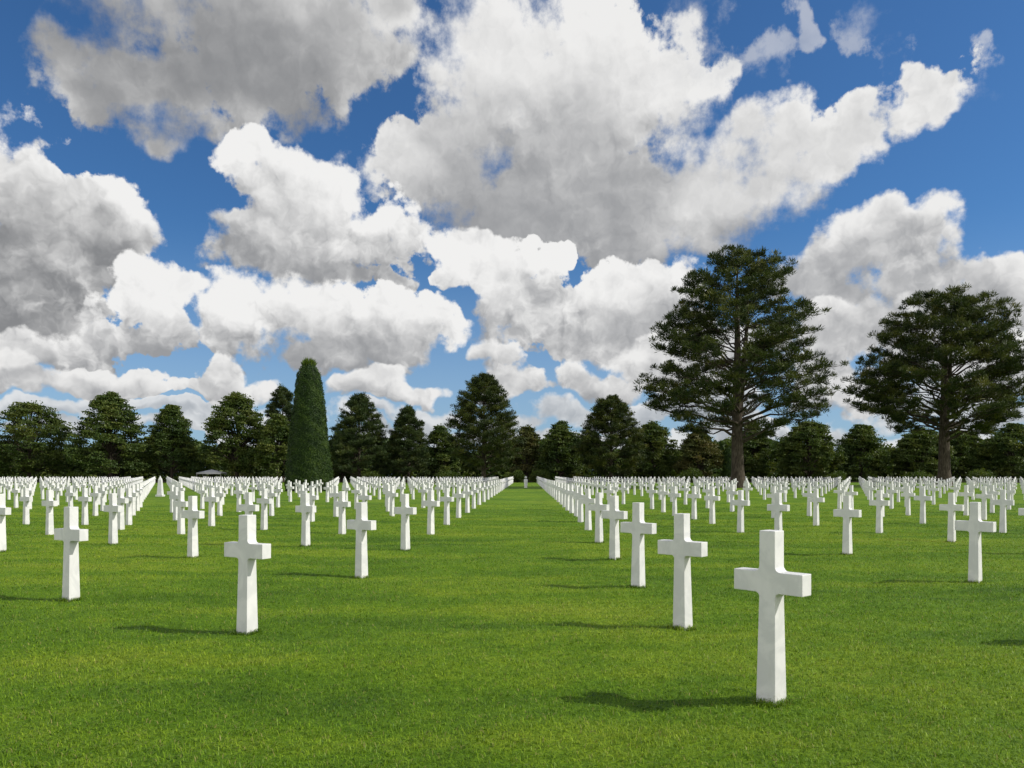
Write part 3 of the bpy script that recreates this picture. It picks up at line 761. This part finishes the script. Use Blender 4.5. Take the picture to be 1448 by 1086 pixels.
def shrub(loc, w, h, label, seed, mat=None, leaf=.26, n=2600):
    r = np.random.default_rng(seed)
    root = thing('shrub', loc, label, 'shrub', 'green shrubs at the foot of the trees')
    k = 16
    a = r.uniform(0, 2 * np.pi, k); q = r.random(k) ** .5
    cc = np.stack([np.cos(a) * q * w * .62, np.sin(a) * q * w * .5, h * r.uniform(.25, .78, k) * (1.05 - .4 * q)], 1)
    idx = r.integers(0, k, n); D = unit(r.normal(size=(n, 3)))
    C = cc[idx] + D * (r.random((n, 1)) ** .4) * np.array([w * .42, w * .42, h * .30]); C[:, 2] = np.abs(C[:, 2])
    D = unit(D * .6 + r.normal(0, .6, (n, 3)))
    V, F = leaf_quads(C, D, leaf * r.uniform(.6, 1.4, n), leaf * .55 * np.ones(n), r)
    st = Wood()
    for i in range(7): st.tube([(0, 0, -.05), cc[i] * .5 + np.array([0, 0, .1]), cc[i]], [.05, .035, .015], 4)
    st.build('stems', root)
    cr = mesh_np('foliage', V, F, mat or M_SHRUB, np.repeat(np.clip(r.random(k)[idx] * .6 + r.random(n) * .4, 0, 1), 4)); cr.parent = root
    return root


def at(x, y): return (x, y, float(lawn_z(x, y)) - .03)


YEW_AT = (-20.4, 80.0); PINE1_AT = (27.5, 97.0); PINE2_AT = (59.7, 110.0); MID_PINE_AT = (-5.0, 141.0)
CLEAR = [(*YEW_AT, 3.2), (*PINE1_AT, 2.2), (*PINE2_AT, 2.2), (*MID_PINE_AT, 2.0), (-26.5, 60.0, .8)]
plant_crosses()

pine(at(*PINE1_AT), [(6.2, 4.5), (7.4, 7.8), (9, 10.0), (11, 11.0), (14, 10.6), (17, 10.1), (20, 9.1), (22.5, 7.9), (25, 6.7), (27, 5.0), (28.6, 2.4)],
     'tallest pine, right of the aisle, with forked dark trunk and open see-through lower limbs', 21, M_PINE, limbs=98, tuft=1.06, trunk_r=.80, fork=(7.2, 1.5, .50), per=64, leaf=.48, low=.22, kids=8, bare=.50, group='two tall pines on the right')
pine(at(*PINE2_AT), [(7.5, 6.5), (9, 10.4), (11.5, 12.0), (14, 11.6), (17, 10.6), (20, 9.2), (22.5, 8.2), (24.5, 6.8), (26.4, 3.2)],
     'second tall flat topped pine at the right edge with spreading bare lower limbs', 35, M_PINE, limbs=94, tuft=1.12, trunk_r=.86, fork=(8.0, 1.3, .52), per=64, leaf=.54, low=.27, kids=8, bare=.52, group='two tall pines on the right')
clipped_cone(at(*YEW_AT), [(0, 2.22), (.6, 2.32), (2.5, 2.16), (5.2, 1.88), (8, 1.58), (10.5, 1.28), (11.7, 1.08), (12.4, .78), (12.8, .36), (12.95, .02)],
             'tall clipped dark green cone of yew rising out of the crosses', 5, 44000, .155)

# the line of trees along the far edge of the lawn
def rnd(h, w, kind='round'):
    """Crown outline (height, radius) of a tree h tall and w in half width."""
    if kind == 'round': t = [(.10, .62), (.22, .92), (.38, 1.0), (.55, .97), (.70, .84), (.83, .62), (.93, .36), (1., .08)]
    elif kind == 'broad': t = [(.10, .70), (.20, 1.0), (.36, 1.0), (.52, .86), (.66, .72), (.80, .54), (.92, .32), (1., .06)]
    elif kind == 'cone': t = [(.08, .85), (.18, 1.0), (.34, .97), (.52, .84), (.68, .70), (.83, .52), (.93, .34), (1., .14)]
    else: t = [(.16, .72), (.26, .96), (.40, 1.0), (.54, .93), (.66, .78), (.78, .64), (.90, .48), (.97, .30), (1., .14)]   # pine
    return [(a * h, b * w) for a, b in t]


EDGE = 'trees along the far edge of the lawn'
broadleaf(at(-96.9, 160), rnd(15.9, 9.2), 'broad round brownish green tree at the far left edge', 101, M_OAK, clumps=110, leaves=150, clump=1.5, trunk_r=.42, group=EDGE)
broadleaf(at(-79.8, 158), rnd(17.7, 8.4, 'broad'), 'tall spreading tree with layered branches, second from the left edge', 102, M_OAK2, clumps=120, leaves=150, clump=1.5, trunk_r=.45, squash=.55, group=EDGE)
broadleaf(at(-69.2, 162), rnd(15.4, 6.0, 'cone'), 'pointed dark tree behind the slanting path with the white obelisk', 103, M_OAK2, clumps=90, leaves=150, clump=1.3, trunk_r=.32, group=EDGE)
broadleaf(at(-55.3, 160), rnd(17.6, 7.4), 'big round topped tree with rusty tinge above the white pavilion', 104, M_OAK, clumps=115, leaves=150, clump=1.45, trunk_r=.42, group=EDGE)
pine(at(-50.1, 174), rnd(20.4, 5.2, 'pine'), 'pine whose crown shows over the round tree left of the clipped yew', 105, M_PINE2, limbs=68, tuft=1.05, per=44, leaf=.55, trunk_r=.36, low=.2, kids=6, group=EDGE)
broadleaf(at(-45.9, 156), rnd(13.2, 4.6), 'shorter yellowish green tree just left of the clipped yew', 106, M_OAK, clumps=70, leaves=150, clump=1.3, trunk_r=.30, group=EDGE)
pine(at(-30.7, 160), rnd(17.4, 6.9, 'cone'), 'dark pointed conifer just right of the clipped yew', 107, M_PINE2, limbs=82, tuft=1.08, per=44, leaf=.55, trunk_r=.36, low=.10, kids=7, group=EDGE)
pine(at(-21.1, 162), rnd(15.1, 4.9, 'cone'), 'smaller narrow conifer, second to the right of the clipped yew', 108, M_PINE2, limbs=70, tuft=1.05, per=44, leaf=.52, trunk_r=.30, low=.10, kids=6, group=EDGE)
broadleaf(at(-15.9, 176), rnd(12.4, 4.4), 'low rounded tree peeping out left of the pine near the aisle', 109, M_OAK2, clumps=60, leaves=140, clump=1.3, trunk_r=.28, group=EDGE)
pine(at(*MID_PINE_AT), rnd(19.0, 6.8, 'pine'), 'large full pine just left of the aisle end, tallest in the middle', 110, M_PINE, limbs=106, tuft=1.0, per=44, leaf=.46, trunk_r=.46, low=.13, kids=8, bare=.38, group=EDGE)
broadleaf(at(3.4, 178), rnd(12.4, 4.2), 'dark tree directly behind the end of the aisle', 111, M_RUST, clumps=60, leaves=140, clump=1.3, trunk_r=.28, group=EDGE)
broadleaf(at(10.5, 172), rnd(12.7, 5.6), 'low rounded tree right behind the far end of the right aisle row', 112, M_OAK2, clumps=80, leaves=150, clump=1.35, trunk_r=.32, group=EDGE)
pine(at(19.6, 158), rnd(16.9, 6.9, 'pine'), 'round topped dark pine between the aisle and the tallest pine', 113, M_PINE, limbs=96, tuft=1.05, per=44, leaf=.5, trunk_r=.40, low=.10, kids=8, group=EDGE)
broadleaf(at(30.2, 172), rnd(12.6, 6.4), 'rounded olive tree left behind the low limbs of the tallest pine', 114, M_OAK, clumps=85, leaves=150, clump=1.4, trunk_r=.34, group=EDGE)
broadleaf(at(38.9, 166), rnd(10.6, 5.8, 'broad'), 'wide tree with rusty leaves close left of the tallest pine trunk', 115, M_RUST, clumps=80, leaves=150, clump=1.35, trunk_r=.34, group=EDGE)
broadleaf(at(52.6, 174), rnd(12.2, 5.2), 'deep green tree close right of the tallest pine trunk', 116, M_OAK2, clumps=75, leaves=150, clump=1.35, trunk_r=.32, group=EDGE)
broadleaf(at(61.0, 164), rnd(12.4, 7.3), 'wide rounded tree standing between the two tall pines', 117, M_OAK, clumps=110, leaves=150, clump=1.4, trunk_r=.36, group=EDGE)
broadleaf(at(74.5, 170), rnd(12.0, 5.6), 'dark tree left behind the second tall pine', 118, M_OAK2, clumps=80, leaves=150, clump=1.4, trunk_r=.32, group=EDGE)
broadleaf(at(86.5, 168), rnd(11.2, 6.6), 'green tree hidden by the trunk of the second tall pine', 119, M_OAK, clumps=90, leaves=150, clump=1.4, trunk_r=.34, group=EDGE)
broadleaf(at(96.8, 172), rnd(10.9, 6.2), 'low tree just right of the second tall pine trunk', 120, M_OAK2, clumps=85, leaves=150, clump=1.4, trunk_r=.32, group=EDGE)
broadleaf(at(104.5, 166), rnd(12.0, 6.6), 'rounded tree at the far right edge behind the second tall pine', 121, M_OAK2, clumps=85, leaves=150, clump=1.4, trunk_r=.32, group=EDGE)
broadleaf(at(-88.5, 178), rnd(9.5, 6.0), 'low dark tree filling the gap between the two trees at the left edge', 122, M_OAK2, clumps=70, leaves=140, clump=1.4, trunk_r=.3, group=EDGE)
broadleaf(at(-37.5, 176), rnd(11.0, 5.4), 'dark tree whose top shows beside the foot of the clipped yew', 123, M_OAK2, clumps=70, leaves=140, clump=1.4, trunk_r=.3, group=EDGE)
clipped_cone(at(44.6, 164), [(0, 1.25), (.5, 1.35), (3, 1.15), (5.5, .75), (6.9, .35), (7.3, .02)], 'small clipped green cone left of the tallest pine trunk', 31, 5000, .3, tip=False)

SH = [(-84.0, 154, 2.6, 2.6, 'leafy shrub under the second tree from the left edge', None), (-65.0, 158, 2.4, 2.2, 'bright green shrub between the obelisk path and the white pavilion', None),
      (-58.0, 170, 3.4, 5.2, 'brownish shrub standing behind the white pavilion', M_RUST), (-47.5, 153.6, 1.6, 2.0, 'light green shrub left of the yew beneath the yellowish tree', None),
      (-27.5, 155, 2.6, 2.5, 'low shrub under the conifer right of the yew', None), (-12.5, 155, 2.8, 2.7, 'green shrub left of the large middle pine trunk', None),
      (.6, 156, 2.3, 2.9, 'yellowish shrub left of the aisle end', None), (5.6, 158, 2.6, 3.1, 'yellow green shrub right of the aisle end', None),
      (35.4, 156, 3.0, 3.2, 'rounded green shrub left of the small clipped cone', None), (39.6, 155, 1.3, 1.9, 'little bright shrub beside the small clipped cone', None),
      (64.0, 156, 2.6, 2.3, 'low shrub between the two tall pines', None), (80.0, 157, 3.0, 2.8, 'green shrub left of the second tall pine trunk', None),
      (92.5, 157, 3.2, 3.0, 'green shrub right of the second tall pine trunk', None)]
for i, (x, y, w, h, lb, m) in enumerate(SH): shrub(at(x, y), w, h, lb, 300 + i, m)


def woodland():
    """The unbroken wood behind: one deep mass of foliage with an uneven top."""
    r = np.random.default_rng(77)
    n = 150000
    x = r.uniform(-150, 150, n)
    top = 8.6 + 1.5 * np.sin(x * .13) + .9 * np.sin(x * .37 + 1) + .6 * np.sin(x * .9 + 2)
    q = r.random(n)
    z = top * q ** .9 + r.normal(0, .25, n)
    y = 184 + r.random(n) * 14 + 5 * np.sqrt(q) + 1.2 * np.sin(x * .6) * np.sin(z * .9)
    D = unit(r.normal(size=(n, 3)) + np.array([0, -.3, .2]))
    V, F = leaf_quads(np.stack([x, y, z + .3], 1), D, r.uniform(.6, 1.4, n), r.uniform(.4, .8, n), r)
    w = mesh_np('woodland', V, F, M_OAK2, np.repeat(np.clip(.35 + .25 * np.sin(x * .5) + r.normal(0, .2, n), 0, 1), 4))
    tag(w, 'unbroken dark wood behind the line of trees', 'woodland', kind='stuff')


woodland()


# ------------------------------------------------------------------ small things on the far lawn
def lathe(name, prof_, mat, root, sides=16):
    bm = bmesh.new(); rings = []
    for (rr, z) in prof_:
        rings.append([bm.verts.new((rr * math.cos(2 * math.pi * k / sides), rr * math.sin(2 * math.pi * k / sides), z)) for k in range(sides)])
    for a, b in zip(rings, rings[1:]):
        for k in range(sides): bm.faces.new([a[k], a[(k + 1) % sides], b[(k + 1) % sides], b[k]])
    bm.faces.new(rings[0][::-1]); bm.faces.new(rings[-1])
    for f in bm.faces: f.smooth = True
    o = bm_obj(name, bm, mat); o.parent = root
    return o


def taper_box(bm, x, y, z0, z1, a0, a1):
    lo = [bm.verts.new((x + sx * a0, y + sy * a0, z0)) for sx, sy in ((-1, -1), (1, -1), (1, 1), (-1, 1))]
    hi = [bm.verts.new((x + sx * a1, y + sy * a1, z1)) for sx, sy in ((-1, -1), (1, -1), (1, 1), (-1, 1))]
    bm.faces.new(lo[::-1]); bm.faces.new(hi)
    for k in range(4): bm.faces.new([lo[k], lo[(k + 1) % 4], hi[(k + 1) % 4], hi[k]])


mk = thing('stone_marker', at(1.68, 97.0), 'slim white stone marker with rounded head standing in the middle of the aisle end', 'marker')
lathe('shaft', [(.17, -.1), (.185, .05), (.20, .35), (.225, .75), (.245, .95), (.22, 1.04), (.13, 1.09)], M_STONE, mk)
lathe('collar', [(.10, 1.09), (.125, 1.10), (.125, 1.15), (.10, 1.16)], M_COLLAR, mk)
lathe('head', [(.07, 1.16), (.13, 1.20), (.155, 1.28), (.14, 1.36), (.08, 1.42), (.01, 1.44)], M_STONE, mk)

ob = thing('obelisk', at(-26.5, 60.0), 'slender white stone obelisk in the slanting path on the left', 'obelisk')
bm = bmesh.new(); taper_box(bm, 0, 0, -.1, .16, .26, .26); pl = bm_obj('plinth', bm, M_STONE); pl.parent = ob
bm = bmesh.new(); taper_box(bm, 0, 0, .16, 1.28, .185, .115); sf = bm_obj('shaft', bm, M_STONE); sf.parent = ob
bm = bmesh.new(); taper_box(bm, 0, 0, 1.28, 1.58, .115, .012); cp = bm_obj('pointed_cap', bm, M_STONE); cp.parent = ob

pv = thing('pavilion', at(-61.5, 163.0), 'low white canvas pavilion with peaked roof under the trees', 'pavilion')
bm = bmesh.new()
lo = [bm.verts.new(p) for p in ((-2.5, -1.6, 2.0), (2.5, -1.6, 2.0), (2.5, 1.6, 2.0), (-2.5, 1.6, 2.0))]
mid = [bm.verts.new(p) for p in ((-1.3, -.8, 2.3), (1.3, -.8, 2.3), (1.3, .8, 2.3), (-1.3, .8, 2.3))]
tp_ = bm.verts.new((0, 0, 2.65))
vl = [bm.verts.new((v.co.x * 1.004, v.co.y * 1.004, 1.7)) for v in lo]
for k in range(4):
    k2 = (k + 1) % 4
    bm.faces.new([lo[k], lo[k2], mid[k2], mid[k]]); bm.faces.new([mid[k], mid[k2], tp_]); bm.faces.new([vl[k], vl[k2], lo[k2], lo[k]])
rf = bm_obj('canopy', bm, M_CANVAS); rf.parent = pv
for sx in (-1, 1):
    for sy in (-1, 1):
        bm = bmesh.new(); taper_box(bm, sx * 2.42, sy * 1.52, 0, 1.99, .05, .045); p = bm_obj('pole', bm, M_POLE); p.parent = pv
